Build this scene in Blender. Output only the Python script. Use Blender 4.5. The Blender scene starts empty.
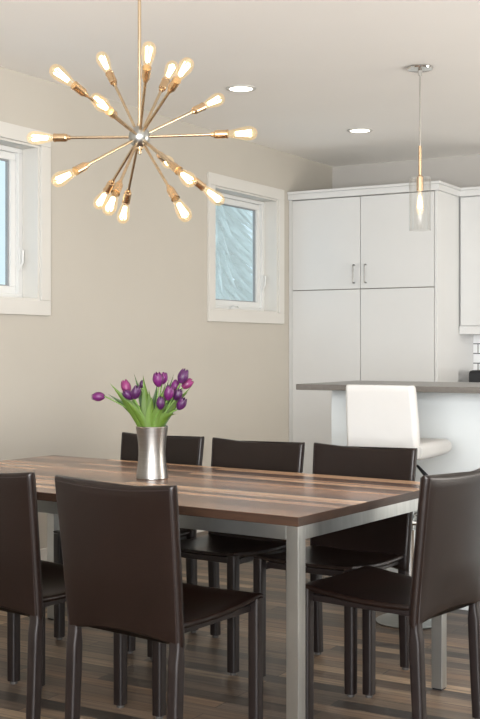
import bpy, bmesh, math, random
from mathutils import Vector, Matrix

random.seed(7)
sc = bpy.context.scene
COL = sc.collection
PI = math.pi

# ------------------------------------------------------------------ camera frame
F, HOR, CAMZ = 1170.0, 347.0, 1.25          # focal length in pixels, horizon row, eye height
A = math.radians(30.5)                      # the lens looks 30.5 degrees left of the window wall's direction
CA, SA = math.cos(A), math.sin(A)
TT = math.radians(34.8)                     # the table's long side against the picture plane
U = Vector((math.cos(TT), -math.sin(TT)))   # table long direction (view frame)
V = Vector((math.sin(TT), math.cos(TT)))    # table short direction, away from the lens


def room(X, D, z=0.0):
    return Vector((X * CA - D * SA, X * SA + D * CA, z))


def at(px, py, D):
    return room((px - 240) / F * D, D, CAMZ + (HOR - py) / F * D)


TROT = -(TT - A)

# ------------------------------------------------------------------ mesh helpers


def link(name, me, m=None, parent=None):
    o = bpy.data.objects.new(name, me)
    COL.objects.link(o)
    if m is not None:
        me.materials.append(m)
    if parent is not None:
        o.parent = parent
    return o


def obj(name, bm, m=None, parent=None, smooth=35):
    bmesh.ops.recalc_face_normals(bm, faces=bm.faces)
    me = bpy.data.meshes.new(name)
    bm.to_mesh(me)
    bm.free()
    if smooth:
        for p in me.polygons:
            p.use_smooth = True
        if smooth < 170:
            me.set_sharp_from_angle(angle=math.radians(smooth))
    o = link(name, me, m, parent)
    if smooth == 35:
        w = o.modifiers.new('weighted', 'WEIGHTED_NORMAL')
        w.keep_sharp = True
    return o


def tag(o, label=None, cat=None, group=None, kind=None):
    if label:
        o['label'] = label
    if cat:
        o['category'] = cat
    if group:
        o['group'] = group
    if kind:
        o['kind'] = kind
    return o


def empty(name, loc=(0, 0, 0), rz=0.0):
    o = bpy.data.objects.new(name, None)
    COL.objects.link(o)
    o.location = loc
    o.rotation_euler = (0, 0, rz)
    o.empty_display_size = 0.1
    return o


def dup(root):
    r = root.copy()
    COL.objects.link(r)
    for ch in list(root.children):
        c = ch.copy()
        COL.objects.link(c)
        c.parent = r
        for g in list(ch.children):
            d = g.copy()
            COL.objects.link(d)
            d.parent = c
    return r


def box(bm, x0, x1, y0, y1, z0, z1, bev=0.0, seg=2):
    r = bmesh.ops.create_cube(bm, size=1.0)
    vs = r['verts']
    for v in vs:
        v.co.x = (x0 + x1) / 2 + v.co.x * (x1 - x0)
        v.co.y = (y0 + y1) / 2 + v.co.y * (y1 - y0)
        v.co.z = (z0 + z1) / 2 + v.co.z * (z1 - z0)
    if bev > 0:
        es = list({e for v in vs for e in v.link_edges})
        bmesh.ops.bevel(bm, geom=es, offset=bev, segments=seg, profile=0.5, affect='EDGES')
    return bm


def B(x0, x1, y0, y1, z0, z1, bev=0.0, seg=2):
    return box(bmesh.new(), x0, x1, y0, y1, z0, z1, bev, seg)


def loft(bm, rings, cap=True, closed=False):
    vr = [[bm.verts.new(p) for p in r] for r in rings]
    n = len(vr[0])
    pairs = list(zip(vr[:-1], vr[1:]))
    if closed:
        pairs.append((vr[-1], vr[0]))
    for a, b in pairs:
        for i in range(n):
            j = (i + 1) % n
            bm.faces.new((a[i], a[j], b[j], b[i]))
    if cap and not closed:
        bm.faces.new(vr[0])
        bm.faces.new(list(reversed(vr[-1])))
    return bm


def circle(r, n, z=0.0, cx=0.0, cy=0.0):
    return [Vector((cx + r * math.cos(2 * PI * i / n), cy + r * math.sin(2 * PI * i / n), z)) for i in range(n)]


def lathe(bm, prof, n=24, mat=None, cap=True):
    rings = [circle(max(r, 1e-5), n, z) for r, z in prof]
    if mat is not None:
        rings = [[mat @ p for p in r] for r in rings]
    return loft(bm, rings, cap)


def rrect(hx, hy, r, n=4):
    pts = []
    r = min(r, hx * 0.99, hy * 0.99)
    for k, (sx, sy) in enumerate(((1, 1), (-1, 1), (-1, -1), (1, -1))):
        for i in range(n + 1):
            a = k * PI / 2 + i * PI / 2 / n
            pts.append((sx * (hx - r) + r * math.cos(a), sy * (hy - r) + r * math.sin(a)))
    return pts


def aim(d):
    return Vector(d).to_track_quat('Z', 'Y').to_matrix().to_4x4()


def tube(bm, pts, r, n=8, cap=True):
    pts = [Vector(p) for p in pts]
    rings = []
    prev = None
    for i, p in enumerate(pts):
        t = (pts[min(i + 1, len(pts) - 1)] - pts[max(i - 1, 0)]).normalized()
        if prev is None:
            up = Vector((0, 0, 1)) if abs(t.z) < 0.9 else Vector((1, 0, 0))
            nrm = (up - t * up.dot(t)).normalized()
        else:
            nrm = (prev - t * prev.dot(t)).normalized()
        prev = nrm
        b = t.cross(nrm)
        rr = r[i] if isinstance(r, (list, tuple)) else r
        rings.append([p + nrm * rr * math.cos(2 * PI * k / n) + b * rr * math.sin(2 * PI * k / n) for k in range(n)])
    return loft(bm, rings, cap)


def bez(p0, p1, p2, n=10):
    p0, p1, p2 = Vector(p0), Vector(p1), Vector(p2)
    return [p0 * (1 - t) ** 2 + p1 * 2 * t * (1 - t) + p2 * t * t for t in [i / n for i in range(n + 1)]]


# ------------------------------------------------------------------ materials
def srgb(r, g, b):
    def c(u):
        u /= 255.0
        return u / 12.92 if u <= 0.04045 else ((u + 0.055) / 1.055) ** 2.4
    return (c(r), c(g), c(b), 1.0)


def new_mat(name):
    m = bpy.data.materials.new(name)
    m.use_nodes = True
    nt = m.node_tree
    return m, nt, nt.nodes['Principled BSDF']


def mat(name, col, rough=0.5, metal=0.0, var=0.04, scale=6.0, bump=0.0, bscale=60.0, coat=0.0, stretch=None, spec=None):
    m, nt, p = new_mat(name)
    N, L = nt.nodes, nt.links
    p.inputs['Roughness'].default_value = rough
    p.inputs['Metallic'].default_value = metal
    p.inputs['Coat Weight'].default_value = coat
    p.inputs['Coat Roughness'].default_value = 0.15
    if spec is not None:
        p.inputs['Specular IOR Level'].default_value = spec
    tc = N.new('ShaderNodeTexCoord')
    mp = N.new('ShaderNodeMapping')
    if stretch:
        mp.inputs['Scale'].default_value = stretch
    L.new(tc.outputs['Object'], mp.inputs['Vector'])
    nz = N.new('ShaderNodeTexNoise')
    nz.inputs['Scale'].default_value = scale
    nz.inputs['Detail'].default_value = 4
    L.new(mp.outputs['Vector'], nz.inputs['Vector'])
    rp = N.new('ShaderNodeValToRGB')
    lo = [max(0, c * (1 - var)) for c in col[:3]] + [1]
    hi = [min(1, c * (1 + var)) for c in col[:3]] + [1]
    rp.color_ramp.elements[0].color = lo
    rp.color_ramp.elements[1].color = hi
    rp.color_ramp.elements[0].position = 0.3
    rp.color_ramp.elements[1].position = 0.7
    L.new(nz.outputs['Fac'], rp.inputs['Fac'])
    L.new(rp.outputs['Color'], p.inputs['Base Color'])
    if bump:
        n2 = N.new('ShaderNodeTexNoise')
        n2.inputs['Scale'].default_value = bscale
        n2.inputs['Detail'].default_value = 3
        L.new(mp.outputs['Vector'], n2.inputs['Vector'])
        bp = N.new('ShaderNodeBump')
        bp.inputs['Strength'].default_value = bump
        bp.inputs['Distance'].default_value = 0.002
        L.new(n2.outputs['Fac'], bp.inputs['Height'])
        L.new(bp.outputs['Normal'], p.inputs['Normal'])
    return m


def planks(name, width, length, palette, interp='LINEAR', grain=(1.2, 22, 1), mortar=0.002, mortar_col=(0.01, 0.008, 0.006, 1), rough=0.4, coat=0.0, bump=0.2, gmix=0.55):
    m, nt, p = new_mat(name)
    N, L = nt.nodes, nt.links
    tc = N.new('ShaderNodeTexCoord')
    br = N.new('ShaderNodeTexBrick')
    br.offset = 0.37
    br.inputs['Color1'].default_value = (0, 0, 0, 1)
    br.inputs['Color2'].default_value = (1, 1, 1, 1)
    br.inputs['Mortar'].default_value = (0.5, 0.5, 0.5, 1)
    br.inputs['Scale'].default_value = 1.0
    br.inputs['Mortar Size'].default_value = mortar
    br.inputs['Brick Width'].default_value = length
    br.inputs['Row Height'].default_value = width
    br.inputs['Bias'].default_value = 0.0
    L.new(tc.outputs['Object'], br.inputs['Vector'])
    rp = N.new('ShaderNodeValToRGB')
    rp.color_ramp.interpolation = interp
    els = rp.color_ramp.elements
    for i, c in enumerate(palette):
        pos = i / (len(palette) - 1 if interp == 'LINEAR' else len(palette))
        e = els[0] if i == 0 else (els[1] if i == len(palette) - 1 else els.new(pos))
        e.color = c
    els[0].position = 0.0
    els[len(els) - 1].position = 1.0 if interp == 'LINEAR' else 1 - 1 / len(palette)
    for i, c in enumerate(palette):
        els[i].color = c
    L.new(br.outputs['Color'], rp.inputs['Fac'])
    mp = N.new('ShaderNodeMapping')
    mp.inputs['Scale'].default_value = grain
    L.new(tc.outputs['Object'], mp.inputs['Vector'])
    sep = N.new('ShaderNodeVectorMath')
    sep.operation = 'MULTIPLY_ADD'
    sep.inputs[1].default_value = (1, 1, 1)
    L.new(mp.outputs['Vector'], sep.inputs[0])
    off = N.new('ShaderNodeVectorMath')
    off.operation = 'SCALE'
    off.inputs['Scale'].default_value = 7.3
    L.new(br.outputs['Color'], off.inputs[0])
    L.new(off.outputs['Vector'], sep.inputs[2])
    nz = N.new('ShaderNodeTexNoise')
    nz.inputs['Scale'].default_value = 3.0
    nz.inputs['Detail'].default_value = 6
    nz.inputs['Roughness'].default_value = 0.65
    nz.inputs['Distortion'].default_value = 0.6
    L.new(sep.outputs['Vector'], nz.inputs['Vector'])
    gr = N.new('ShaderNodeValToRGB')
    gr.color_ramp.elements[0].position = 0.32
    gr.color_ramp.elements[1].position = 0.68
    gr.color_ramp.elements[0].color = (1 - gmix, 1 - gmix, 1 - gmix, 1)
    gr.color_ramp.elements[1].color = (1.25, 1.25, 1.25, 1)
    L.new(nz.outputs['Fac'], gr.inputs['Fac'])
    mx = N.new('ShaderNodeMix')
    mx.data_type = 'RGBA'
    mx.blend_type = 'MULTIPLY'
    mx.inputs['Factor'].default_value = 1.0
    L.new(rp.outputs['Color'], mx.inputs['A'])
    L.new(gr.outputs['Color'], mx.inputs['B'])
    m2 = N.new('ShaderNodeMix')
    m2.data_type = 'RGBA'
    L.new(br.outputs['Fac'], m2.inputs['Factor'])
    L.new(mx.outputs['Result'], m2.inputs['A'])
    m2.inputs['B'].default_value = mortar_col
    L.new(m2.outputs['Result'], p.inputs['Base Color'])
    p.inputs['Roughness'].default_value = rough
    p.inputs['Coat Weight'].default_value = coat
    p.inputs['Coat Roughness'].default_value = 0.12
    bp = N.new('ShaderNodeBump')
    bp.inputs['Strength'].default_value = bump
    bp.inputs['Distance'].default_value = 0.001
    L.new(nz.outputs['Fac'], bp.inputs['Height'])
    L.new(bp.outputs['Normal'], p.inputs['Normal'])
    return m


def emis(name, col, strength, var=0.0):
    m, nt, p = new_mat(name)
    N, L = nt.nodes, nt.links
    N.remove(p)
    e = N.new('ShaderNodeEmission')
    e.inputs['Color'].default_value = col
    e.inputs['Strength'].default_value = strength
    L.new(e.outputs[0], N['Material Output'].inputs['Surface'])
    return m


def thin_glass(name, tint=(1, 1, 1, 1), glow=None, ior=1.45, rough=0.02, boost=1.0):
    m, nt, p = new_mat(name)
    N, L = nt.nodes, nt.links
    N.remove(p)
    tr = N.new('ShaderNodeBsdfTransparent')
    tr.inputs['Color'].default_value = tint
    gl = N.new('ShaderNodeBsdfGlossy')
    gl.inputs['Roughness'].default_value = rough
    lw = N.new('ShaderNodeLayerWeight')
    lw.inputs['Blend'].default_value = 0.5
    pw = N.new('ShaderNodeMath')
    pw.operation = 'POWER'
    pw.inputs[1].default_value = 4.5
    L.new(lw.outputs['Facing'], pw.inputs[0])
    mu = N.new('ShaderNodeMath')
    mu.operation = 'MULTIPLY_ADD'
    mu.use_clamp = True
    mu.inputs[1].default_value = 0.55 * boost
    mu.inputs[2].default_value = 0.035 * boost
    L.new(pw.outputs[0], mu.inputs[0])
    mx = N.new('ShaderNodeMixShader')
    L.new(mu.outputs[0], mx.inputs['Fac'])
    L.new(tr.outputs[0], mx.inputs[1])
    L.new(gl.outputs[0], mx.inputs[2])
    last = mx
    if glow:
        e = N.new('ShaderNodeEmission')
        e.inputs['Color'].default_value = glow[0]
        e.inputs['Strength'].default_value = glow[1]
        ad = N.new('ShaderNodeAddShader')
        L.new(mx.outputs[0], ad.inputs[0])
        L.new(e.outputs[0], ad.inputs[1])
        last = ad
    L.new(last.outputs[0], N['Material Output'].inputs['Surface'])
    return m


M = {}
M['wall'] = mat('wall_paint', srgb(177, 172, 162), 0.85, var=0.015, scale=2.0, bump=0.05, bscale=220)
M['wall_back'] = mat('wall_paint_grey', srgb(176, 173, 168), 0.85, var=0.015, scale=2.0)
M['ceiling'] = mat('ceiling_paint', srgb(241, 239, 235), 0.9, var=0.01, scale=1.5, bump=0.04, bscale=180)
M['trim'] = mat('trim_paint', srgb(198, 196, 190), 0.45, var=0.012, scale=4)
M['vinyl'] = mat('window_vinyl', srgb(206, 207, 205), 0.35, var=0.01)
M['gasket'] = mat('window_gasket', srgb(140, 142, 142), 0.5, var=0.03)
M['cabinet'] = mat('cabinet_lacquer', srgb(202, 203, 202), 0.32, var=0.01, scale=3)
M['cabinet_in'] = mat('cabinet_gap', srgb(120, 116, 108), 0.6, var=0.02)
M['barwhite'] = mat('bar_panel_paint', srgb(206, 211, 211), 0.42, var=0.012, scale=2.5)
M['stone'] = mat('grey_quartz', srgb(96, 92, 87), 0.3, var=0.10, scale=60)
M['leather'] = mat('brown_leather', srgb(20, 11, 8), 0.33, var=0.16, scale=7, bump=0.2, bscale=260, spec=0.3)
M['leather_leg'] = mat('brown_leather_leg', srgb(19, 12, 11), 0.4, var=0.14, scale=9, bump=0.2, bscale=260, spec=0.4)
M['stitch'] = mat('leather_piping', srgb(26, 16, 15), 0.45, var=0.1, scale=30)
M['glide'] = mat('foot_glide_plastic', srgb(70, 68, 66), 0.55, var=0.05)
M['steel'] = mat('brushed_steel', srgb(168, 170, 168), 0.34, 1.0, var=0.10, scale=5, stretch=(1, 14, 1))
M['steel_dark'] = mat('steel_seam', srgb(90, 92, 92), 0.5, 0.8, var=0.05)
M['vase'] = mat('spun_steel', srgb(146, 144, 141), 0.36, 1.0, var=0.06, scale=6, stretch=(1, 1, 26))
M['chrome'] = mat('chrome', srgb(205, 205, 203), 0.12, 1.0, var=0.02)
M['handle'] = mat('satin_steel_handle', srgb(150, 148, 144), 0.35, 1.0, var=0.03)
M['nickel'] = mat('satin_nickel', srgb(202, 182, 154), 0.26, 1.0, var=0.05, scale=12)
M['brass'] = mat('pale_brass', srgb(214, 184, 148), 0.26, 1.0, var=0.06, scale=14)
M['black'] = mat('black_plastic', srgb(24, 26, 30), 0.35, var=0.1)
M['whiteleather'] = mat('white_leatherette', srgb(188, 187, 184), 0.45, var=0.02, bump=0.1, bscale=150)
M['stem'] = mat('tulip_stem_green', srgb(92, 124, 52), 0.5, var=0.12, scale=30)
M['leaf'] = mat('tulip_leaf_green', srgb(72, 98, 26), 0.6, var=0.25, scale=22, stretch=(1, 1, 0.2))
M['leaf2'] = mat('tulip_leaf_dark_green', srgb(48, 78, 28), 0.6, var=0.25, scale=22, stretch=(1, 1, 0.2))
M['petal'] = mat('purple_petal', srgb(88, 18, 82), 0.48, var=0.30, scale=45, stretch=(1, 1, 0.3))
M['petal_dark'] = mat('dark_purple_petal', srgb(62, 15, 66), 0.48, var=0.30, scale=45, stretch=(1, 1, 0.3))
M['petal_pink'] = mat('pinkish_purple_petal', srgb(108, 34, 82), 0.45, var=0.28, scale=45, stretch=(1, 1, 0.3))
M['trunk'] = mat('tree_bark', srgb(120, 124, 128), 0.9, var=0.2)
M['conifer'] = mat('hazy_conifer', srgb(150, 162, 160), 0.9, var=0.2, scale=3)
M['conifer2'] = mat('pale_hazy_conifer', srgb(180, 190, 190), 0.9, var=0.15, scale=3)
M['ground'] = mat('snowy_ground', srgb(214, 222, 228), 0.9, var=0.08, scale=1)
M['filament'] = emis('hot_filament', (1.0, 0.78, 0.48, 1), 14)
M['pfilament'] = emis('pendant_filament', (1.0, 0.80, 0.52, 1), 10)
M['led'] = emis('downlight_lens', (1.0, 0.93, 0.82, 1), 5)
M['bulb'] = thin_glass('amber_bulb_glass', (1.0, 0.93, 0.80, 1), ((1.0, 0.74, 0.42, 1), 0.13), 1.25)
M['pbulb'] = thin_glass('pendant_bulb_glass', (1.0, 0.95, 0.86, 1), ((1.0, 0.80, 0.55, 1), 0.15), 1.25)
M['shade'] = thin_glass('clear_shade_glass', (0.98, 0.98, 0.975, 1), None, 1.3, 0.02, 1.7)
M['pane'] = thin_glass('window_pane', (0.93, 0.97, 0.98, 1), None, 1.3)

M['floor'] = planks('reclaimed_plank_floor', 0.075, 0.9,
                    [srgb(46, 39, 34), srgb(118, 98, 80), srgb(72, 61, 52), srgb(160, 136, 110), srgb(54, 46, 40), srgb(128, 103, 80), srgb(94, 83, 73)],
                    grain=(0.9, 24, 1), rough=0.45, bump=0.3, gmix=0.68)
M['walnut'] = planks('walnut_butcher_block', 0.047, 1.7,
                     [srgb(104, 72, 54), srgb(142, 106, 82), srgb(84, 56, 42), srgb(184, 150, 120), srgb(120, 88, 68), srgb(164, 128, 102), srgb(92, 64, 48)], 'CONSTANT',
                     grain=(0.7, 18, 1), mortar=0.0006, mortar_col=srgb(66, 42, 30), rough=0.27, coat=0.12, bump=0.05, gmix=0.35)


M['walnut_edge_shaded'] = mat('walnut_edge_shaded', srgb(46, 30, 20), 0.5, var=0.3, scale=5, stretch=(1.5, 6, 40), spec=0.3)  # darker than the top: natural end grain plus shade put into the colour


def tile_mat():
    m, nt, p = new_mat('white_subway_tile')
    N, L = nt.nodes, nt.links
    tc = N.new('ShaderNodeTexCoord')
    mp = N.new('ShaderNodeMapping')
    mp.inputs['Rotation'].default_value = (PI / 2, 0, 0)
    L.new(tc.outputs['Object'], mp.inputs['Vector'])
    br = N.new('ShaderNodeTexBrick')
    br.offset = 0.5
    br.inputs['Color1'].default_value = srgb(226, 228, 230)
    br.inputs['Color2'].default_value = srgb(232, 233, 233)
    br.inputs['Mortar'].default_value = srgb(84, 86, 88)
    br.inputs['Scale'].default_value = 1
    br.inputs['Mortar Size'].default_value = 0.004
    br.inputs['Brick Width'].default_value = 0.15
    br.inputs['Row Height'].default_value = 0.075
    L.new(mp.outputs['Vector'], br.inputs['Vector'])
    L.new(br.outputs['Color'], p.inputs['Base Color'])
    p.inputs['Roughness'].default_value = 0.2
    return m


M['tile'] = tile_mat()

for k in ('conifer', 'conifer2'):       # air haze put into the foliage as a pale added glow
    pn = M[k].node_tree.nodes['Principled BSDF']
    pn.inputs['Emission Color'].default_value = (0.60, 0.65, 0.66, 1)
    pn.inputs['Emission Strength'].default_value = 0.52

# ------------------------------------------------------------------ the setting
XL, XR, YF, YB, ZC = -4.25, 3.2, -2.4, 8.72, 2.74
WT = 0.17
fl = obj('floor', B(XL - 0.02, XR + 0.02, YF - 0.02, YB + 0.02, -0.05, 0.0), M['floor'], smooth=0)
tag(fl, kind='structure')
ce = obj('ceiling', B(XL - WT, XR + WT, YF - WT, YB + WT, ZC, ZC + 0.1), M['ceiling'], smooth=0)
tag(ce, kind='structure')

WZ0, WZ1 = 1.425, 2.445           # outer edges of the window casings
WIN = [(4.01, 5.10), (6.77, 7.85)]
TW = 0.082                          # casing width
bm = bmesh.new()
oz0, oz1 = WZ0 + TW, WZ1 - TW
box(bm, XL - WT, XL, YF, YB, 0, oz0)
box(bm, XL - WT, XL, YF, YB, oz1, ZC)
ys = [YF] + [v for a, b in WIN for v in (a + TW, b - TW)] + [YB]
for i in range(0, len(ys), 2):
    box(bm, XL - WT, XL, ys[i], ys[i + 1], oz0, oz1)
tag(obj('wall_left', bm, M['wall'], smooth=0), kind='structure')
tag(obj('wall_back', B(XL - WT, XR + WT, YB, YB + 0.15, 0, ZC), M['wall_back'], smooth=0), kind='structure')
tag(obj('wall_right', B(XR, XR + 0.15, YF, YB, 0, ZC), M['wall'], smooth=0), kind='structure')
tag(obj('wall_front', B(XL - WT, XR + WT, YF - 0.15, YF, 0, ZC), M['wall'], smooth=0), kind='structure')
tag(obj('baseboard_left', B(XL, XL + 0.016, YF, 7.94, 0, 0.13, 0.004), M['trim'], smooth=0), kind='structure')


def window(idx, y0, y1):
    w = empty('window_%d' % idx, (XL, (y0 + y1) / 2, WZ0))
    tag(w, kind='structure')
    h = (y1 - y0) / 2
    H = WZ1 - WZ0
    # casing, proud of the wall
    bm = bmesh.new()
    box(bm, 0, 0.02, -h, h, 0, TW, 0.003)
    box(bm, 0, 0.02, -h, h, H - TW, H, 0.003)
    box(bm, 0, 0.02, -h, -h + TW, TW, H - TW, 0.003)
    box(bm, 0, 0.02, h - TW, h, TW, H - TW, 0.003)
    obj('casing', bm, M['trim'], w)
    # jamb lining
    a, t = h - TW, 0.012
    bm = bmesh.new()
    box(bm, -WT, 0.004, -a, a, TW - 0.001, TW + t)
    box(bm, -WT, 0.004, -a, a, H - TW - t, H - TW + 0.001)
    box(bm, -WT, 0.004, -a - 0.001, -a + t, TW + t, H - TW - t)
    box(bm, -WT, 0.004, a - t, a + 0.001, TW + t, H - TW - t)
    obj('jamb', bm, M['trim'], w)
    # frame and casement sash
    a -= t
    z0, z1 = TW + t, H - TW - t
    fw, x0, x1 = 0.036, -WT, -0.105
    bm = bmesh.new()
    box(bm, x0, x1, -a, a, z0, z0 + fw * 0.7, 0.003)
    box(bm, x0, x1, -a, a, z1 - fw * 0.7, z1, 0.003)
    box(bm, x0, x1, -a, -a + fw, z0 + fw * 0.7, z1 - fw * 0.7, 0.001)
    box(bm, x0, x1, a - fw, a, z0 + fw * 0.7, z1 - fw * 0.7, 0.001)
    obj('window_frame', bm, M['vinyl'], w)
    b, zz0, zz1 = a - fw, z0 + fw * 0.7, z1 - fw * 0.7
    sw, x0, x1 = 0.042, -WT + 0.005, -0.125
    bm = bmesh.new()
    box(bm, x0, x1, -b, b, zz0, zz0 + sw, 0.004)
    box(bm, x0, x1, -b, b, zz1 - sw, zz1, 0.004)
    box(bm, x0, x1, -b, -b + sw, zz0 + sw, zz1 - sw, 0.001)
    box(bm, x0, x1, b - sw, b, zz0 + sw, zz1 - sw, 0.001)
    s = obj('sash', bm, M['vinyl'], w)
    c = b - sw
    bm = bmesh.new()
    g = 0.007
    for q in ((-c, c, zz0 + sw, zz0 + sw + g), (-c, c, zz1 - sw - g, zz1 - sw), (-c, -c + g, zz0 + sw + g, zz1 - sw - g), (c - g, c, zz0 + sw + g, zz1 - sw - g)):
        box(bm, x0 + 0.01, x0 + 0.028, *q)
    obj('gasket', bm, M['gasket'], s)
    obj('pane', B(x0 + 0.015, x0 + 0.019, -c, c, zz0 + sw, zz1 - sw), M['pane'], s, smooth=0)
    # crank and lever
    bm = bmesh.new()
    box(bm, -0.105, -0.085, -0.07, 0.07, z0 + 0.004, z0 + 0.02, 0.004)
    tube(bm, [(-0.09, 0.03, z0 + 0.02), (-0.078, 0.0, z0 + 0.03), (-0.078, -0.06, z0 + 0.026)], 0.006, 8)
    obj('crank_handle', bm, M['vinyl'], w)
    bm = bmesh.new()
    box(bm, -0.105, -0.096, a - 0.035, a - 0.012, z0 + 0.16, z0 + 0.28, 0.003)
    tube(bm, [(-0.098, a - 0.023, z0 + 0.18), (-0.085, a - 0.023, z0 + 0.20), (-0.082, a - 0.023, z0 + 0.27)], 0.006, 8)
    obj('lock_lever', bm, M['vinyl'], w)


for i, (a, b) in enumerate(WIN):
    window(i + 1, a, b)

# outside: pale ground and hazy conifers beyond the panes
tag(obj('ground_outside', B(-40, XL - WT - 0.01, -5, 45, -0.6, -0.5), M['ground'], smooth=0), kind='structure')


def conifer(x, y, h, r, m, label):
    t = empty('conifer_tree', (x, y, -0.5))
    tag(t, label, 'tree', 'conifers outside the windows')
    bm = bmesh.new()
    lathe(bm, [(0.16, 0), (0.12, h * 0.3), (0.02, h * 0.95)], 8)
    obj('trunk', bm, M['trunk'], t)
    bm = bmesh.new()
    tiers = 44
    for k in range(tiers):
        f = k / (tiers - 1)
        zc = 0.4 + (h - 0.5) * f
        rr = r * (1 - f) ** 0.85 + 0.08
        n = 34
        for j in range(n):
            a = 2 * PI * (j + random.random() * 0.7) / n
            L = rr * random.uniform(0.72, 1.1)
            d = Vector((math.cos(a), math.sin(a), 0))
            s = Vector((-d.y, d.x, 0)) * (0.04 + 0.03 * rr)
            root = Vector((0, 0, zc + 0.10))
            tip = d * L + Vector((0, 0, zc - random.uniform(0.2, 0.5) * L))
            mid = d * L * 0.5 + Vector((0, 0, zc + 0.02))
            vs = [bm.verts.new(p) for p in (root, mid + s, tip, mid - s, mid + Vector((0, 0, 0.09)))]
            for q in ((0, 1, 4), (1, 2, 4), (2, 3, 4), (3, 0, 4)):
                bm.faces.new([vs[i] for i in q])
    obj('foliage', bm, m, t, smooth=0)


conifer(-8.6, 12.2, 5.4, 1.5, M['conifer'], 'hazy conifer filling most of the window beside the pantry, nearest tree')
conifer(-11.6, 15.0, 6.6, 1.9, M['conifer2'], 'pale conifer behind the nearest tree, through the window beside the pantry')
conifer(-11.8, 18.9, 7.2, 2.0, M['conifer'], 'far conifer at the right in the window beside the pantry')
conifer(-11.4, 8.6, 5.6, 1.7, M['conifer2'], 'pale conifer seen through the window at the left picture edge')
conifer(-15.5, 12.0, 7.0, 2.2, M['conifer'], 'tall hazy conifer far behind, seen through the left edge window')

# ------------------------------------------------------------------ kitchen
PX0, PX1, PY = XL, -3.04, 7.95
pan = empty('pantry_cabinet', ((PX0 + PX1) / 2, PY, 0))
tag(pan, 'tall white four-door pantry cabinet standing in the corner against the window wall', 'cabinet')
hw = (PX1 - PX0) / 2
PT = 2.375
bm = bmesh.new()
box(bm, -hw + 0.003, hw - 0.0225, 0.022, YB - PY - 0.002, 0.10, PT - 0.001)
box(bm, -hw + 0.003, hw - 0.03, 0.08, YB - PY - 0.002, 0.0, 0.10)
obj('carcass', bm, M['cabinet'], pan, smooth=0)
obj('side_panel', B(hw - 0.022, hw, 0.002, YB - PY - 0.002, 0.0, PT, 0.002), M['cabinet'], pan)
obj('filler_strip', B(-hw + 0.003, -hw + 0.028, 0.004, 0.022, 0.10, PT, 0.001), M['cabinet'], pan)
bm = bmesh.new()
box(bm, -hw + 0.003, hw + 0.018, -0.018, YB - PY - 0.002, PT, PT + 0.045, 0.003)
box(bm, -hw + 0.003, hw + 0.028, -0.028, YB - PY - 0.002, PT + 0.045, 2.44, 0.004)
obj('crown_molding', bm, M['cabinet'], pan)
dx0, dx1, dm = -hw + 0.032, hw - 0.026, 0.0
ZS = 1.682
for (a, b) in ((dx0, dm - 0.0025), (dm + 0.0025, dx1)):
    left = a < -0.1
    for (z0, z1, up) in ((0.105, ZS - 0.003, False), (ZS + 0.003, PT - 0.006, True)):
        d = obj('door', B(a, b, 0.0, 0.020, z0, z1, 0.002), M['cabinet'], pan)
        hx = (b - 0.045) if left else (a + 0.045)
        hz0 = 1.722 if up else 1.50
        if up:
            bm = bmesh.new()
            z1h = hz0 + 0.145
            tube(bm, [(hx, 0.001, hz0 + 0.006), (hx, -0.03, hz0 + 0.006), (hx, -0.032, hz0 + 0.012), (hx, -0.032, z1h - 0.012), (hx, -0.03, z1h - 0.006), (hx, 0.001, z1h - 0.006)], 0.005, 8)
            obj('handle', bm, M['handle'], d)
obj('gap_backing', B(dx0 - 0.01, dx1 + 0.004, 0.0205, 0.0215, 0.103, PT - 0.002), M['cabinet_in'], pan, smooth=0)

# wall cabinets to the right of the pantry
UY, UZ0 = 8.39, 1.375
ux = PX1 + 0.004
wlabels = ['white wall cabinet hanging right beside the tall pantry, over the tiles',
           'white wall cabinet second from the pantry, over the tiles']
for k in range(2):
    wd = 0.60
    u = empty('wall_cabinet', (ux + wd / 2, UY, UZ0))
    tag(u, wlabels[k], 'cabinet', 'wall cabinets over the tiles')
    h = wd / 2 - 0.001
    obj('carcass', B(-h, h, 0.022, YB - UY - 0.002, 0.0, PT - UZ0), M['cabinet'], u, smooth=0)
    obj('light_rail', B(-h, h, 0.0, 0.022, -0.03, 0.03, 0.003), M['cabinet'], u)
    d = obj('door', B(-h + 0.012, h - 0.003, 0.0, 0.020, 0.036, PT - UZ0 - 0.006, 0.002), M['cabinet'], u)
    bm = bmesh.new()
    hx = h - 0.05
    tube(bm, [(hx, 0.001, 0.08), (hx, -0.03, 0.08), (hx, -0.032, 0.086), (hx, -0.032, 0.21), (hx, -0.03, 0.216), (hx, 0.001, 0.216)], 0.006, 8)
    obj('handle', bm, M['handle'], d)
    bm = bmesh.new()
    box(bm, -h, h, -0.018, YB - UY - 0.002, PT - UZ0, PT - UZ0 + 0.045, 0.003)
    box(bm, -h, h, -0.028, YB - UY - 0.002, PT - UZ0 + 0.045, 2.44 - UZ0, 0.004)
    obj('crown_molding', bm, M['cabinet'], u)
    ux += wd

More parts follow.
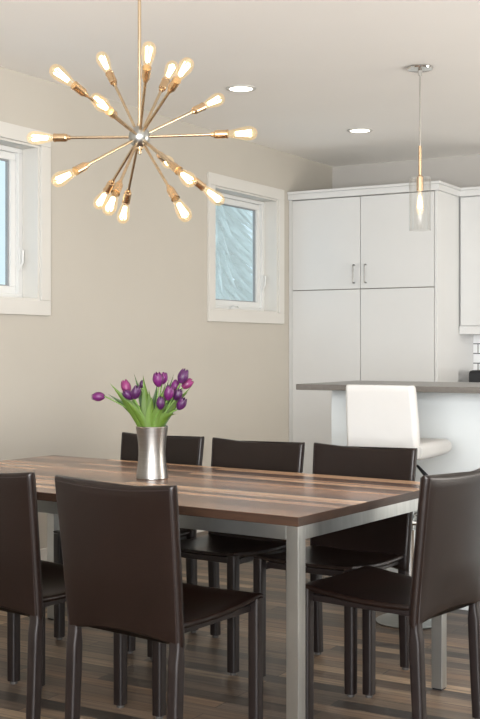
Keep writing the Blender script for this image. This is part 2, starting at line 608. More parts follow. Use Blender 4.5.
bs = obj('trim_1', B(PX1 + 0.002, -1.84, YB - 0.008, YB - 0.0005, 0.92, UZ0), M['tile'], smooth=0)
tag(bs, kind='structure')
for k, x0 in enumerate((PX1 + 0.004, PX1 + 0.608)):
    b = empty('base_cabinet', (x0 + 0.3, 8.10, 0))
    tag(b, ['white base cabinet under the back worktop beside the pantry', 'white base cabinet second from the pantry, under the back worktop'][k], 'cabinet', 'base cabinets')
    obj('carcass', B(-0.299, 0.299, 0.022, YB - 8.10 - 0.002, 0.0, 0.879), M['cabinet'], b, smooth=0)
    obj('door', B(-0.296, 0.296, 0.0, 0.02, 0.1, 0.86, 0.002), M['cabinet'], b)
tag(obj('back_worktop', B(PX1 + 0.004, -1.83, 8.07, YB - 0.010, 0.88, 0.92, 0.004), M['stone']),
    'grey stone worktop along the tiled back wall beside the pantry', 'worktop')

tb = empty('toaster', (-2.79, 8.42, 0.92))
tag(tb, 'black rounded toaster by the white tiles, at the right picture edge', 'toaster')
bm = bmesh.new()
rings = []
for x, s in ((-0.155, 0.86), (-0.148, 0.96), (-0.13, 1.0), (0.13, 1.0), (0.148, 0.96), (0.155, 0.86)):
    rings.append([Vector((x, yy * s, 0.082 + zz * s)) for yy, zz in rrect(0.085, 0.076, 0.03, 5)])
loft(bm, rings)
obj('body', bm, M['black'], tb)
bm = bmesh.new()
for s in (-0.035, 0.035):
    box(bm, -0.11, 0.11, s - 0.012, s + 0.012, 0.155, 0.159)
obj('slot', bm, M['steel_dark'], tb)
obj('lever', B(0.154, 0.175, -0.02, 0.02, 0.10, 0.115, 0.004), M['black'], tb)
for sx in (-0.12, 0.12):
    for sy in (-0.05, 0.05):
        obj('foot', B(sx - 0.01, sx + 0.01, sy - 0.01, sy + 0.01, 0.0, 0.01), M['black'], tb)

# breakfast bar
BX0, BX1, BY0, BY1, BZ = -2.655, -0.4, 5.04, 5.74, 1.07
tag(obj('bar_countertop', B(BX0, BX1, BY0, BY1, BZ - 0.028, BZ, 0.004), M['stone']),
    'grey stone countertop of the tall breakfast bar', 'countertop')
bb = empty('breakfast_bar', ((BX0 + BX1) / 2, BY0 + 0.3, 0))
tag(bb, 'white panelled base carrying the grey breakfast bar top', 'bar base')
hb = (BX1 - BX0) / 2
obj('front_panel', B(-hb + 0.066, hb - 0.03, 0, 0.02, 0.0, BZ - 0.028, 0.001), M['barwhite'], bb)
obj('end_panel', B(-hb + 0.047, -hb + 0.068, 0.0, BY1 - BY0 - 0.31, 0.0, BZ - 0.028, 0.002), M['barwhite'], bb)
obj('carcass', B(-hb + 0.069, hb - 0.03, 0.021, BY1 - BY0 - 0.315, 0.0, BZ - 0.029), M['barwhite'], bb, smooth=0)
obj('baseboard', B(-hb + 0.047, hb - 0.03, -0.012, 0.0, 0.0, 0.10, 0.003), M['barwhite'], bb)

# bar stool: faces the bar (+y)
sp = room(0.722, 5.24)
st = empty('bar_stool', (sp.x, sp.y, 0), math.radians(0))
tag(st, 'white leatherette bar stool with low back and chrome pedestal at the breakfast bar', 'stool')
SZ = 0.765
bm = bmesh.new()
lathe(bm, [(0.0, 0.0), (0.15, 0.0), (0.155, 0.006), (0.14, 0.014), (0.06, 0.03), (0.035, 0.05), (0.0, 0.05)], 40, Matrix.Translation((0, 0.10, 0)))
obj('base', bm, M['steel'], st)
bm = bmesh.new()
lathe(bm, [(0.0, 0.04), (0.03, 0.04), (0.03, 0.42), (0.022, 0.425), (0.022, SZ - 0.04), (0.05, SZ - 0.03), (0.05, SZ - 0.005), (0, SZ - 0.005)], 24, Matrix.Translation((0, 0.10, 0)))
obj('column', bm, M['chrome'], st)
bm = bmesh.new()
pts = [(0.15 * math.cos(t), 0.05 + 0.15 * math.sin(t), 0.40) for t in [2 * PI * k / 28 for k in range(28)]]
rings = []
for k in range(28):
    t = 2 * PI * k / 28
    c = Vector((0.14 * math.cos(t), 0.17 + 0.14 * math.sin(t), 0.46))
    d = Vector((math.cos(t), math.sin(t), 0))
    rings.append([c + d * 0.011 * math.cos(2 * PI * j / 8) + Vector((0, 0, 0.011 * math.sin(2 * PI * j / 8))) for j in range(8)])
loft(bm, rings, closed=True)
tube(bm, [(0.0, 0.10, 0.46), (0.0, 0.03, 0.46)], 0.012, 8)
obj('footrest', bm, M['chrome'], st)
bm = bmesh.new()
rings = []
hwS, t = 0.178, 0.036
for y, s, dz in ((-0.20, 0.80, 0.0), (-0.19, 0.95, 0), (-0.15, 1.0, 0), (0.06, 1.0, 0), (0.12, 0.96, 0.001), (0.15, 0.86, 0.002), (0.162, 0.66, 0.002)):
    rings.append([Vector((xx * (0.98 + 0.02 * s), y, SZ + 0.036 + dz + zz * s)) for xx, zz in rrect(hwS, t, 0.024, 4)])
loft(bm, rings)
obj('seat', bm, M['whiteleather'], st)
bm = bmesh.new()
rings = []
for z, s, w, dy in ((SZ + 0.01, 0.8, 0.163, 0.0), (SZ + 0.02, 1.0, 0.167, 0.0), (SZ + 0.15, 1.0, 0.165, -0.014), (SZ + 0.290, 1.0, 0.160, -0.032), (SZ + 0.312, 0.94, 0.158, -0.035), (SZ + 0.321, 0.7, 0.154, -0.036)):
    rings.append([Vector((xx, -0.19 + dy + yy * s - 0.03 * (1 - (xx / 0.2) ** 2) * 0.6, z)) for xx, yy in rrect(w, 0.028, 0.02, 5)])
loft(bm, rings)
obj('backrest', bm, M['whiteleather'], st)
bm = bmesh.new()
tube(bm, [(0.03, -0.03, SZ - 0.02), (0.12, -0.10, SZ - 0.035), (0.165, -0.12, SZ - 0.07), (0.172, -0.12, SZ - 0.10)], [0.006, 0.006, 0.010, 0.011], 8)
obj('lever', bm, M['black'], st)

# ------------------------------------------------------------------ dining table
TL, TS, TZ = 1.98, 1.035, 0.75
corner = Vector((0.172, 3.435))
tc2 = corner - U * TL / 2 + V * TS / 2
tc = room(tc2.x, tc2.y)
tab = empty('dining_table', (tc.x, tc.y, 0), TROT)
tag(tab, 'long walnut block dining table on a square steel tube frame', 'table')
TTH = 0.029
top = obj('tabletop', B(-TL / 2, TL / 2, -TS / 2, TS / 2, TZ - TTH, TZ, 0.0025), M['walnut'], tab)
top.data.materials.append(M['walnut_edge_shaded'])
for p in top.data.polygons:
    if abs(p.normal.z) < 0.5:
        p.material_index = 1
q = 0.042
ax, ay = TL / 2 - 0.004, TS / 2 - 0.004
zt = TZ - TTH
bm = bmesh.new()
box(bm, -ax + q, ax - q, -ay, -ay + q, zt - q, zt, 0.0015)
box(bm, -ax + q, ax - q, ay - q, ay, zt - q, zt, 0.0015)
box(bm, -ax, -ax + q, -ay + q, ay - q, zt - q, zt, 0.0015)
box(bm, ax - q, ax, -ay + q, ay - q, zt - q, zt, 0.0015)
obj('apron_frame', bm, M['steel'], tab)
for sx in (-1, 1):
    for sy in (-1, 1):
        x0, x1 = (ax - q, ax) if sx > 0 else (-ax, -ax + q)
        y0, y1 = (ay - q, ay) if sy > 0 else (-ay, -ay + q)
        lg = obj('leg', B(x0, x1, y0, y1, 0.006, zt, 0.0015), M['steel'], tab)
        obj('foot_pad', B(x0 + 0.003, x1 - 0.003, y0 + 0.003, y1 - 0.003, 0.0, 0.008), M['black'], lg, smooth=0)

# ------------------------------------------------------------------ dining chairs
ZB, ZTOP = 0.385, 0.858


def back_y(z):
    f = max(0.0, (z - 0.40) / (ZTOP - 0.40))
    return -0.215 - 0.048 * f ** 1.15


def make_backrest():
    bm = bmesh.new()
    rings = []
    nz = 16
    levels = [(0.0, 0.55), (0.008, 0.88), (0.022, 1.0)] + [(0.022 + (0.956) * k / nz, 1.0) for k in range(1, nz)] + [(0.978, 1.0), (0.992, 0.9), (1.0, 0.6)]
    for f, s in levels:
        w = 0.221 + 0.012 * f
        ring = []
        for xx, yy in rrect(w, 0.0165, 0.0155, 4):
            pass
        base = rrect(w, 0.0165, 0.015, 4)
        # add points along the two long sides so the panel can bow
        pts = []
        m = len(base)
        for i in range(m):
            a, b = base[i], base[(i + 1) % m]
            pts.append(a)
            if abs(b[0] - a[0]) > 0.1:
                for k in range(1, 12):
                    pts.append((a[0] + (b[0] - a[0]) * k / 12, a[1]))
        for xx, yy in pts:
            q = 1 - min(1.0, abs(xx / w)) ** 2
            zb = ZB + 0.022 * q
            zt_ = ZTOP - 0.013 * q
            z = zb + (zt_ - zb) * f
            bow = 0.014 * q * min(1, f * 3)
            ring.append(Vector((xx if s == 1.0 else xx * (1 - 0.006 * (1 - s)), back_y(z) + yy * s - bow, z)))
        rings.append(ring)
    loft(bm, rings)
    return bm


def make_piping():
    bm = bmesh.new()
    for sgn in (-1, 1):
        for face in (-1, 1):
            pts = []
            for k in range(15):
                f = 0.02 + 0.965 * k / 14
                w = 0.221 + 0.012 * f
                z = ZB + (ZTOP - ZB) * f
                pts.append((sgn * (w - 0.013), back_y(z) + face * 0.0162, z))
            tube(bm, pts, 0.0018, 6)
    pts = []
    for k in range(21):
        x = -0.218 + 0.436 * k / 20
        q = 1 - (x / 0.233) ** 2
        z = ZTOP - 0.013 * q - 0.012
        pts.append((x, back_y(z) - 0.014 * q - 0.0162, z))
    tube(bm, pts, 0.0018, 6)
    return bm


def make_seat():
    bm = bmesh.new()
    ns = 16
    rows = []
    t = 0.020
    for k in range(ns + 1):
        f = k / ns
        y = -0.205 + 0.42 * f
        w = 0.207 + 0.006 * f
        e = 1.0
        if f > 0.94:
            e = 1 - (f - 0.94) / 0.06 * 0.5
        if f < 0.03:
            e = 0.8
        ring = []
        base = rrect(w, t / 2, 0.012, 3)
        pts = []
        m = len(base)
        for i in range(m):
            a, b = base[i], base[(i + 1) % m]
            pts.append(a)
            if abs(b[0] - a[0]) > 0.1:
                for j in range(1, 12):
                    pts.append((a[0] + (b[0] - a[0]) * j / 12, a[1]))
        for xx, zz in pts:
            qx = 1 - min(1, abs(xx / w)) ** 2
            qy = math.sin(PI * min(1, f * 0.92 + 0.04))
            Z0 = 0.452 + 0.020 * f ** 1.5 - 0.008 * math.sin(PI * f)
            ring.append(Vector((xx, y, Z0 - t / 2 + zz * e - 0.012 * qx * qy - 0.004 * qx)))
        rows.append(ring)
    loft(bm, rows)
    return bm


def make_leg(sx, rear):
    bm = bmesh.new()
    rings = []
    n = 12
    top = 0.45 if rear else 0.455
    for k in range(n + 1):
        f = k / n
        z = 0.012 + (top - 0.012) * f
        hs = (0.0190 + 0.0020 * f) if rear else (0.0195 + 0.0010 * f)
        if rear:
            y = -0.215 - 0.018 * (1 - f) ** 1.3
            x = sx * 0.198
        else:
            y = 0.195
            x = sx * 0.196
        rings.append([Vector((x + a, y + b, z)) for a, b in rrect(hs, hs if not (rear and z > 0.37) else 0.0150, 0.010, 4)])
    loft(bm, rings)
    g = bmesh.new()
    y = -0.233 if rear else 0.195
    x = sx * (0.198 if rear else 0.196)
    lathe(g, [(0.0, 0.0), (0.012, 0.0), (0.014, 0.003), (0.014, 0.014), (0.0, 0.014)], 14, Matrix.Translation((x, y, 0)))
    return bm, g


def make_chair():
    c = empty('dining_chair')
    obj('seat', make_seat(), M['leather'], c, 60)
    b = obj('backrest', make_backrest(), M['leather'], c, 60)
    obj('piping', make_piping(), M['stitch'], b)
    bm = bmesh.new()
    box(bm, -0.172, 0.172, 0.166, 0.182, 0.418, 0.442, 0.003)
    box(bm, -0.190, -0.172, -0.20, 0.182, 0.412, 0.434, 0.003)
    box(bm, 0.172, 0.190, -0.20, 0.182, 0.412, 0.434, 0.003)
    obj('seat_frame', bm, M['leather_leg'], c)
    for sx in (-1, 1):
        for rear in (False, True):
            bm, g = make_leg(sx, rear)
            l = obj('leg', bm, M['leather_leg'], c, 60)
            obj('foot_glide', g, M['glide'], l)
    return c


chair0 = make_chair()
# rear-leg midpoint in the view frame, yaw of the facing direction, label
near_rz = TROT                      # faces +V
far_rz = TROT + PI
RX = 0.215


def place(k, rear_mid, face, label, dyaw=0.0):
    c = chair0 if k == 0 else dup(chair0)
    face = Vector(face).normalized()
    ang = math.atan2(face.y, face.x) + A - PI / 2 + dyaw
    p = Vector(rear_mid) + face * RX
    w = room(p.x, p.y)
    c.location = (w.x, w.y, 0)
    c.rotation_euler = (0, 0, ang)
    tag(c, label, 'chair', 'brown leather dining chairs round the table')


chairs = [
    ((-0.345, 3.49), V, 'dark brown leather dining chair in front, whole back seen, facing the table'),
    ((-0.81, 3.835), V, 'dark brown leather chair cut by the left picture edge, back towards us'),
    ((-1.235, 4.12), V, 'dark brown leather chair mostly outside the left edge, only front leg seen'),
    ((-0.377, 5.225), -V, 'dark brown leather chair across the table, behind the vase of tulips'),
    ((0.047, 4.91), -V, 'dark brown leather chair across the table, middle of the far row'),
    ((0.469, 4.632), -V, 'dark brown leather chair across the table, nearest the white bar stool'),
    ((0.664, 3.770), Vector((-0.79, 0.613)), 'dark brown leather chair at the right end of the table, seen side-on'),
]
for k, (p, f, l) in enumerate(chairs):
    place(k, p, f, l)

# ------------------------------------------------------------------ vase and tulips
vD = 4.46
vX = (152 - 240) / F * vD
vp = room(vX, vD, TZ)
va = empty('steel_vase', vp)
tag(va, 'waisted brushed steel vase holding purple tulips on the table', 'vase')
VH = 0.197
bm = bmesh.new()
prof = [(0.0, 0.0), (0.058, 0.0), (0.061, 0.002)]
for k in range(1, 15):
    f = k / 14
    prof.append((0.0515 + 0.0105 * abs(2 * f - 1) ** 1.7, 0.003 + (VH - 0.003) * f))
prof += [(0.0605, VH + 0.001), (0.0590, VH - 0.001)]
for k in range(13, 1, -1):
    f = k / 14
    prof.append((0.0490 + 0.0105 * abs(2 * f - 1) ** 1.7, 0.003 + (VH - 0.003) * f))
prof.append((0.0, 0.012))
lathe(bm, prof, 48)
obj('body', bm, M['vase'], va, 50)
bm = bmesh.new()
rings = []
for k in range(40):
    t = 2 * PI * k / 40
    d = Vector((math.cos(t), math.sin(t), 0))
    rings.append([d * (0.0612 + 0.0016 * math.cos(2 * PI * j / 8)) + Vector((0, 0, VH + 0.0016 * math.sin(2 * PI * j / 8))) for j in range(8)])
loft(bm, rings, closed=True)
obj('rim', bm, M['chrome'], va)


def bloom(bm, r, h, open_=0.0, rot=0.0):
    # outer egg of six overlapping petals, closed at the bottom
    for layer, (rs, ph, hs) in enumerate(((1.0, 0.0, 1.0), (0.90, PI / 3, 1.02))):
        for p in range(3):
            a0 = rot + ph + p * 2 * PI / 3
            rows = []
            nu, nv = 7, 9
            for j in range(nv + 1):
                v = j / nv
                prof = math.sin(PI * (0.06 + 0.80 * v) ** 0.82)
                rad = r * rs * (0.15 + 0.87 * prof) * (1 + open_ * v * v)
                half = (1.18 if v < 0.55 else 1.18 * max(0.10, 1 - ((v - 0.55) / 0.45) ** 1.8))
                row = []
                for i in range(nu + 1):
                    u = (i / nu - 0.5) * 2
                    a = a0 + u * half
                    rr = rad * (1 + 0.05 * (1 - u * u)) if True else rad
                    row.append(bm.verts.new((rr * math.cos(a), rr * math.sin(a), h * hs * v * (1 - 0.06 * u * u))))
                rows.append(row)
            for j in range(nv):
                for i in range(nu):
                    bm.faces.new((rows[j][i], rows[j][i + 1], rows[j + 1][i + 1], rows[j + 1][i]))
    return bm


def leaf_mesh(bm, pts, width, side):
    pts = [Vector(p) for p in pts]
    n = len(pts)
    rows = []
    side = Vector(side).normalized()
    for i, p in enumerate(pts):
        f = i / (n - 1)
        w = width * (0.35 + 0.65 * math.sin(PI * min(1, f * 0.8 + 0.2)) ) * (1 if f < 0.5 else max(0.02, 1 - ((f - 0.5) / 0.5) ** 2.2))
        t = (pts[min(i + 1, n - 1)] - pts[max(i - 1, 0)]).normalized()
        s = (side - t * side.dot(t)).normalized()
        nn = t.cross(s)
        rows.append([bm.verts.new(p + s * w * k + nn * (abs(k) ** 1.5) * w * 0.45) for k in (-1, -0.5, 0, 0.5, 1)])
    for a, b in zip(rows[:-1], rows[1:]):
        for i in range(4):
            bm.faces.new((a[i], a[i + 1], b[i + 1], b[i]))
    return bm


# px, py, depth offset, bloom tilt vector in picture (dx, dy up), material, size, label, leaves [(tip px, py, depth, width)]
TUL = [
    (98, 396.6, 0.02, (-1.0, -0.06), 'petal', 1.0, 'purple tulip stretching sideways farthest left from the vase', [(109.5, 383, -0.02, 0.015), (108, 394, 0.04, 0.012), (117, 392, 0.0, 0.013)]),
    (126, 386.5, 0.03, (-0.35, 1.0), 'petal_pink', 1.05, 'pinkish tulip topmost of the left cluster, orange-tinged', [(134, 373.5, 0.05, 0.010), (131, 400, 0.02, 0.013)]),
    (128, 394.8, -0.04, (-0.6, 0.5), 'petal_dark', 0.9, 'dark purple tulip lowest of the left cluster', [(123, 398, -0.05, 0.013)]),
    (136, 392, -0.06, (0.25, 0.8), 'petal_dark', 1.05, 'dark purple tulip at the right of the left cluster, facing us', [(143, 375, -0.03, 0.015)]),
    (142.2, 384, 0.08, (0.1, 1.0), 'petal_dark', 0.6, 'small purple tulip bud between two upright leaves', [(138, 383, 0.07, 0.010)]),
    (158, 379.3, -0.02, (-0.1, 1.0), 'petal', 1.08, 'purple tulip at the top middle, left one of a touching pair', [(157, 384, 0.05, 0.013), (149, 390, -0.03, 0.013)]),
    (163.5, 378, 0.03, (0.25, 1.0), 'petal', 0.9, 'purple tulip at the top middle, right one of a touching pair', [(174, 374, 0.07, 0.007)]),
    (183.2, 376, 0.0, (0.35, 0.9), 'petal_dark', 1.12, 'dark purple tulip standing highest of all on the right', [(180, 384, 0.03, 0.012)]),
    (175.5, 385.6, 0.04, (0.3, 0.9), 'petal', 0.92, 'purple tulip below and left of the highest one', [(169, 379, 0.06, 0.010)]),
    (169, 392.5, -0.05, (0.2, 0.9), 'petal', 1.12, 'big purple tulip in the middle of the right cluster, facing us', [(166, 383, -0.02, 0.013), (164, 397, -0.06, 0.013)]),
    (178, 394.5, -0.02, (0.4, 0.8), 'petal_dark', 0.92, 'purple tulip right of the big middle one, above the lowest right bloom', [(191, 387, 0.02, 0.012), (183, 399, 0.03, 0.012)]),
    (187.6, 383.8, 0.03, (0.8, 0.6), 'petal_pink', 0.95, 'pinkish tulip farthest right, tilting to the right', [(188, 392, 0.05, 0.010)]),
    (160.6, 402.8, -0.07, (0.05, 1.0), 'petal_dark', 0.95, 'narrow purple tulip hanging lowest in front of the green leaves', [(152, 396, -0.05, 0.013)]),
    (181.7, 403.6, -0.05, (0.45, 0.7), 'petal_dark', 1.0, 'dark purple tulip lowest on the right side', [(176.5, 414, -0.05, 0.013), (172, 402, 0.0, 0.014)]),
]
RIGHT = room(1, 0)
UP = Vector((0, 0, 1))
for k, (px, py, dd, tl, mt, s, lab, leaves) in enumerate(TUL):
    D = vD + dd
    bc = at(px, py, D)
    ax_ = (RIGHT * tl[0] + UP * tl[1] + room(0, 1) * (-0.25 if dd < 0 else 0.12)).normalized()
    Hb, Rb = 0.052 * s, 0.0168 * s
    base = bc - ax_ * Hb * 0.5
    # stem foot inside the vase, on the opposite side of the lean
    lean = (px - 152) / 36.0
    foot = room(vX - 0.022 * lean, vD - dd * 0.25, TZ + 0.03)
    mouth = room(vX + 0.034 * max(-1, min(1, lean)), vD + dd * 0.45, TZ + VH)
    ctrl = mouth * 1.0 + (mouth - foot) * 0.55
    root = empty('tulip', foot)
    tag(root, lab, 'tulip', 'purple tulips in the steel vase')
    pts = bez(foot, foot.lerp(mouth, 0.6), mouth, 4)[:-1] + bez(mouth, mouth + (mouth - foot) * 0.30 - ax_ * 0.012, base, 8)
    bm = bmesh.new()
    tube(bm, [p - foot for p in pts], 0.0028, 7)
    obj('stem', bm, M['stem'], root, 80)
    bm = bmesh.new()
    bloom(bm, Rb, Hb, 0.05 + 0.1 * (k % 3), rot=k * 1.1)
    bm.transform(Matrix.Translation(base - foot) @ aim(ax_))
    obj('bloom', bm, M[mt], root, 60)
    for (lx, ly, ld, lw) in leaves:
        tip = at(lx, ly, vD + ld)
        l2 = (lx - 152) / 40.0
        m2 = room(vX + 0.038 * max(-1, min(1, l2)), vD + ld * 0.6, TZ + VH - 0.005)
        f2 = room(vX + 0.012 * l2, vD + ld * 0.2, TZ + 0.06)
        c2 = m2 + (m2 - f2) * 0.35
        lp = bez(f2, f2.lerp(m2, 0.6), m2, 4)[:-1] + bez(m2, c2, tip, 12)
        bm = bmesh.new()
        n0 = len(lp)
        leaf_mesh(bm, [p - foot for p in lp[3:]], lw * 1.5, RIGHT + room(0, 1) * random.uniform(-0.7, 0.7) + UP * (0.6 if abs(l2) > 0.7 else 0.1) * (1 if l2 < 0 else -1))
        obj('leaf', bm, M['leaf'] if (ld < 0.03) else M['leaf2'], root, 80)

# ------------------------------------------------------------------ starburst chandelier
hD = 4.39
hub = at(139.5, 137, hD)
ch = empty('starburst_chandelier', hub)
tag(ch, 'starburst chandelier of metal arms with glowing filament bulbs hanging over the table', 'chandelier')
bm = bmesh.new()
prof = [(0.0, -0.041)]
for k in range(1, 12):
    a = -PI / 2 + PI * k / 12
    prof.append((0.041 * math.cos(a), 0.041 * math.sin(a)))
prof.append((0.0, 0.041))
lathe(bm, prof, 28)
obj('hub', bm, M['steel'], ch, 80)
bm = bmesh.new()
lathe(bm, [(0.0, -0.066), (0.007, -0.064), (0.009, -0.056), (0.006, -0.050), (0.014, -0.046), (0.014, -0.036), (0, -0.036)], 16)
obj('finial', bm, M['nickel'], ch)
bm = bmesh.new()
lathe(bm, [(0.0065, 0.03), (0.0065, ZC - hub.z - 0.02)], 12)
lathe(bm, [(0.010, 0.028), (0.010, 0.05)], 12)
obj('downrod', bm, M['nickel'], ch)
bm = bmesh.new()
zt = ZC - hub.z
lathe(bm, [(0.0, zt - 0.028), (0.02, zt - 0.028), (0.06, zt - 0.018), (0.065, zt - 0.001), (0, zt - 0.001)], 32)
obj('ceiling_canopy', bm, M['nickel'], ch)

TIPS = [  # glass end of each bulb in the picture, and whether it points towards the lens (+1) or away (-1)
    (51, 67, 1), (223, 203, -1), (100, 53.5, -1), (188, 220, 1), (149.5, 43, 1), (122, 222, -1),
    (190, 60, 1), (97, 207, -1), (174, 63, -1), (107, 213, 1), (223, 97, -1), (53, 183, 1),
    (27, 138, -1), (257.5, 133, 1), (98, 101, 1), (170, 164, -1), (193, 183, 1), (94, 97, -1)]
DIRS = []
EYE = Vector((0, 0, CAMZ))
for (px, py, sg) in TIPS:
    ray = (at(px, py, 1.0) - EYE).normalized()
    rel = EYE - hub
    bq = ray.dot(rel)
    disc = bq * bq - (rel.length_squared - 0.448 ** 2)
    tq = -bq - sg * math.sqrt(max(0.0, disc))
    DIRS.append((rel + ray * tq).normalized())
LT = 0.448


def bulb_bm():
    bm = bmesh.new()
    lathe(bm, [(0.011, 0.0), (0.0125, 0.006), (0.016, 0.022), (0.0212, 0.045), (0.0252, 0.066), (0.0262, 0.078), (0.0250, 0.090), (0.0205, 0.102), (0.012, 0.109), (0.004, 0.1115), (0.0, 0.112)], 24, cap=False)
    return bm


def filament_bm(r=0.0011):
    bm = bmesh.new()
    n = 8
    pts = []
    for k in range(n):
        a = 2 * PI * k / n
        lo = Vector((0.0070 * math.cos(a), 0.0070 * math.sin(a), 0.030))
        hi = Vector((0.0125 * math.cos(a + 0.3), 0.0125 * math.sin(a + 0.3), 0.088))
        pts += ([lo, hi] if k % 2 == 0 else [hi, lo])
    for a, b in zip(pts[:-1], pts[1:]):
        tube(bm, [a, b], r, 5)
    return bm


bulb0 = bulb_bm()
bme = bpy.data.meshes.new('bulb')
bulb0.to_mesh(bme); bulb0.free()
for p in bme.polygons:
    p.use_smooth = True
bme.materials.append(M['bulb'])
fb = filament_bm()
fme = bpy.data.meshes.new('filament')
fb.to_mesh(fb and fme); fb.free()
fme.materials.append(M['filament'])
for d in DIRS:
    q = aim(d)
    L1 = LT - 0.112 - 0.056
    bm = bmesh.new()
    lathe(bm, [(0.0056, 0.028), (0.0056, L1 + 0.004)], 12, q)
    arm = obj('arm', bm, M['nickel'], ch)
    bm = bmesh.new()
    lathe(bm, [(0.0, L1 - 0.006), (0.009, L1 - 0.006), (0.009, L1 + 0.004), (0.0135, L1 + 0.006), (0.0145, L1 + 0.010), (0.0155, L1 + 0.012), (0.0155, L1 + 0.053), (0.0168, L1 + 0.054), (0.0168, L1 + 0.058), (0.0, L1 + 0.058)], 18, q)
    obj('socket', bm, M['brass'], arm)
    b = bpy.data.objects.new('bulb', bme)
    COL.objects.link(b)
    b.parent = ch
    b.matrix_local = q @ Matrix.Translation((0, 0, LT - 0.112))
    f = bpy.data.objects.new('filament', fme)
    COL.objects.link(f)
    f.parent = b

# ------------------------------------------------------------------ pendant over the bar
pD = 6.226
pc = at(420, 67, pD)
pe = empty('pendant_lamp', (pc.x, pc.y, ZC))
tag(pe, 'chrome pendant lamp with clear glass cylinder and one bulb above the breakfast bar', 'pendant lamp')


def zz(py):
    return CAMZ + (HOR - py) / F * pD - ZC


bm = bmesh.new()
lathe(bm, [(0.0, -0.001), (0.068, -0.001), (0.070, -0.006), (0.066, -0.014), (0.012, -0.020), (0.010, -0.045), (0.0, -0.045)], 36)
obj('ceiling_canopy', bm, M['chrome'], pe)
bm = bmesh.new()
lathe(bm, [(0.0048, -0.03), (0.0048, zz(148))], 10)
obj('rod', bm, M['chrome'], pe)
bm = bmesh.new()
lathe(bm, [(0.0, zz(146)), (0.008, zz(146)), (0.008, zz(175)), (0.018, zz(177)), (0.019, zz(191)), (0.0, zz(191))], 20)
obj('socket', bm, M['brass'], pe)
bm = bmesh.new()
z0, z1 = zz(230), zz(178)
lathe(bm, [(0.0575, z0), (0.0575, z1), (0.052, z1 + 0.003), (0.012, z1 + 0.003), (0.012, z1), (0.051, z1), (0.0545, z1 - 0.003), (0.0545, z0)], 44, cap=False)
for zr in (z0, z1):
    rings = []
    for k in range(44):
        t = 2 * PI * k / 44
        d = Vector((math.cos(t), math.sin(t), 0))
        rings.append([d * (0.056 + 0.0022 * math.cos(2 * PI * j / 8)) + Vector((0, 0, zr + 0.0022 * math.sin(2 * PI * j / 8))) for j in range(8)])
    loft(bm, rings, closed=True)
obj('glass_shade', bm, M['shade'], pe, 40)
bm = bmesh.new()
s = 0.85
lathe(bm, [(0.010, 0.0), (0.0125, 0.02), (0.0185, 0.055), (0.0215, 0.085), (0.0195, 0.108), (0.012, 0.122), (0.0, 0.127)], 22, Matrix.Translation((0, 0, zz(191))) @ Matrix.Rotation(PI, 4, 'X'), cap=False)
pb = obj('bulb', bm, M['pbulb'], pe, 80)
bm = filament_bm(0.0013)
bm.transform(Matrix.Translation((0, 0, zz(191))) @ Matrix.Rotation(PI, 4, 'X'))
obj('filament', bm, M['pfilament'], pb)

# ------------------------------------------------------------------ recessed ceiling lights
for k, (px, py, lab) in enumerate(((241, 88, 'recessed ceiling light nearer the chandelier, lit'), (360, 130, 'recessed ceiling light nearer the pantry, lit'))):
    D = (ZC - CAMZ) * F / (HOR - py)
    w = at(px, py, D)
    r = empty('recessed_light', (w.x, w.y, ZC))
    tag(r, lab, 'ceiling light', 'recessed ceiling lights')
    bm = bmesh.new()
    lathe(bm, [(0.066, -0.001), (0.088, -0.001), (0.088, -0.004), (0.084, -0.007), (0.070, -0.008), (0.066, -0.004)], 40, cap=False)
    obj('trim_ring', bm, M['trim'], r)
    bm = bmesh.new()
    lathe(bm, [(0.0, -0.0055), (0.068, -0.0055), (0.068, -0.0015), (0.0, -0.0015)], 40)
    obj('lens', bm, M['led'], r)

# ------------------------------------------------------------------ light


def area(name, loc, target, sx, sy, energy, col):
    l = bpy.data.lights.new(name, 'AREA')
    l.shape = 'RECTANGLE'
    l.size, l.size_y = sx, sy
    l.energy = energy
    l.color = col
    o = bpy.data.objects.new(name, l)
    COL.objects.link(o)
    o.location = loc
    o.rotation_euler = (Vector(target) - Vector(loc)).to_track_quat('-Z', 'Y').to_euler()
    return o


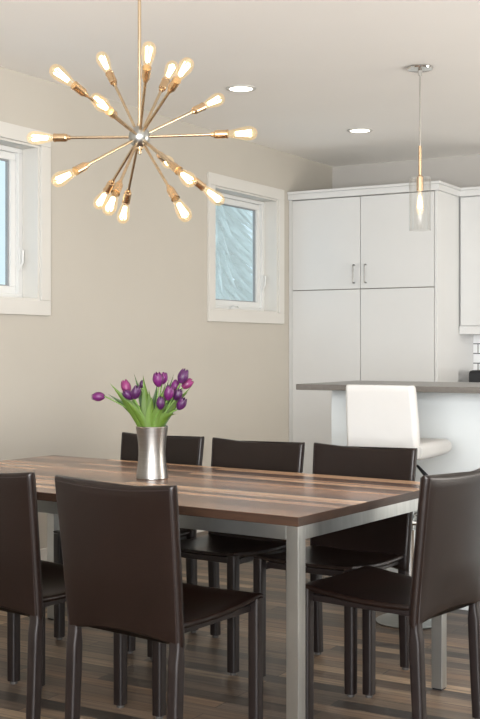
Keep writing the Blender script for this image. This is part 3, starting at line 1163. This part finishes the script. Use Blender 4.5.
area('fill_right', (3.05, 1.6, 1.6), (-3, 4.4, 2.0), 3.0, 1.7, 45, (0.96, 0.98, 1.0))  # added weak fill lamp by the closed right wall, no window there
area('fill_front', (-1.0, -2.2, 1.7), (-1.6, 6, 2.2), 4.2, 1.7, 48, (1.0, 0.99, 0.97))  # added fill lamp behind the camera, not a real window
area('bounce_fill', (0.3, -0.9, 1.5), (-0.9, 3.5, ZC + 1.0), 3.0, 1.8, 550, (0.98, 0.985, 1.0))  # added lamp aimed at the ceiling for general fill
area('kitchen_fill', (1.6, 6.2, 1.4), (-3.0, 6.3, 2.6), 1.8, 1.8, 150, (1.0, 0.95, 0.88))  # added unseen lamp, fills the kitchen fronts and pantry side

su = bpy.data.lights.new('sun', 'SUN')
su.energy = 1.4
su.angle = 0.3
su.color = (0.96, 0.98, 1.0)
so = bpy.data.objects.new('sun', su)
COL.objects.link(so)
so.rotation_euler = (math.radians(-18), math.radians(40), 0)

w = bpy.data.worlds.new('World')
sc.world = w
w.use_nodes = True
nt = w.node_tree
bg = nt.nodes['Background']
tcw = nt.nodes.new('ShaderNodeTexCoord')
sepw = nt.nodes.new('ShaderNodeSeparateXYZ')
nt.links.new(tcw.outputs['Generated'], sepw.inputs[0])
rw = nt.nodes.new('ShaderNodeValToRGB')
rw.color_ramp.elements[0].color = (0.58, 0.68, 0.74, 1)
rw.color_ramp.elements[1].color = (0.66, 0.76, 0.84, 1)
nt.links.new(sepw.outputs['Z'], rw.inputs['Fac'])
nt.links.new(rw.outputs['Color'], bg.inputs['Color'])
bg.inputs['Strength'].default_value = 1.5

# ------------------------------------------------------------------ camera
cam = bpy.data.cameras.new('camera')
cam.sensor_fit = 'VERTICAL'
cam.sensor_height = 36.0
cam.lens = F / 719.0 * 36.0
cam.shift_y = -(719 / 2.0 - HOR) / 719.0
cam.clip_start = 0.05
co = bpy.data.objects.new('camera', cam)
COL.objects.link(co)
co.location = (0, 0, CAMZ)
co.rotation_euler = (PI / 2, 0, A)
sc.camera = co

sc.view_settings.view_transform = 'Standard'
sc.view_settings.look = 'None'
sc.view_settings.exposure = 0.0
sc.cycles.use_denoising = True
sc.cycles.max_bounces = 10
sc.cycles.diffuse_bounces = 5
sc.cycles.transparent_max_bounces = 24
sc.cycles.caustics_reflective = False
sc.cycles.caustics_refractive = False
sc.cycles.sample_clamp_indirect = 4.0
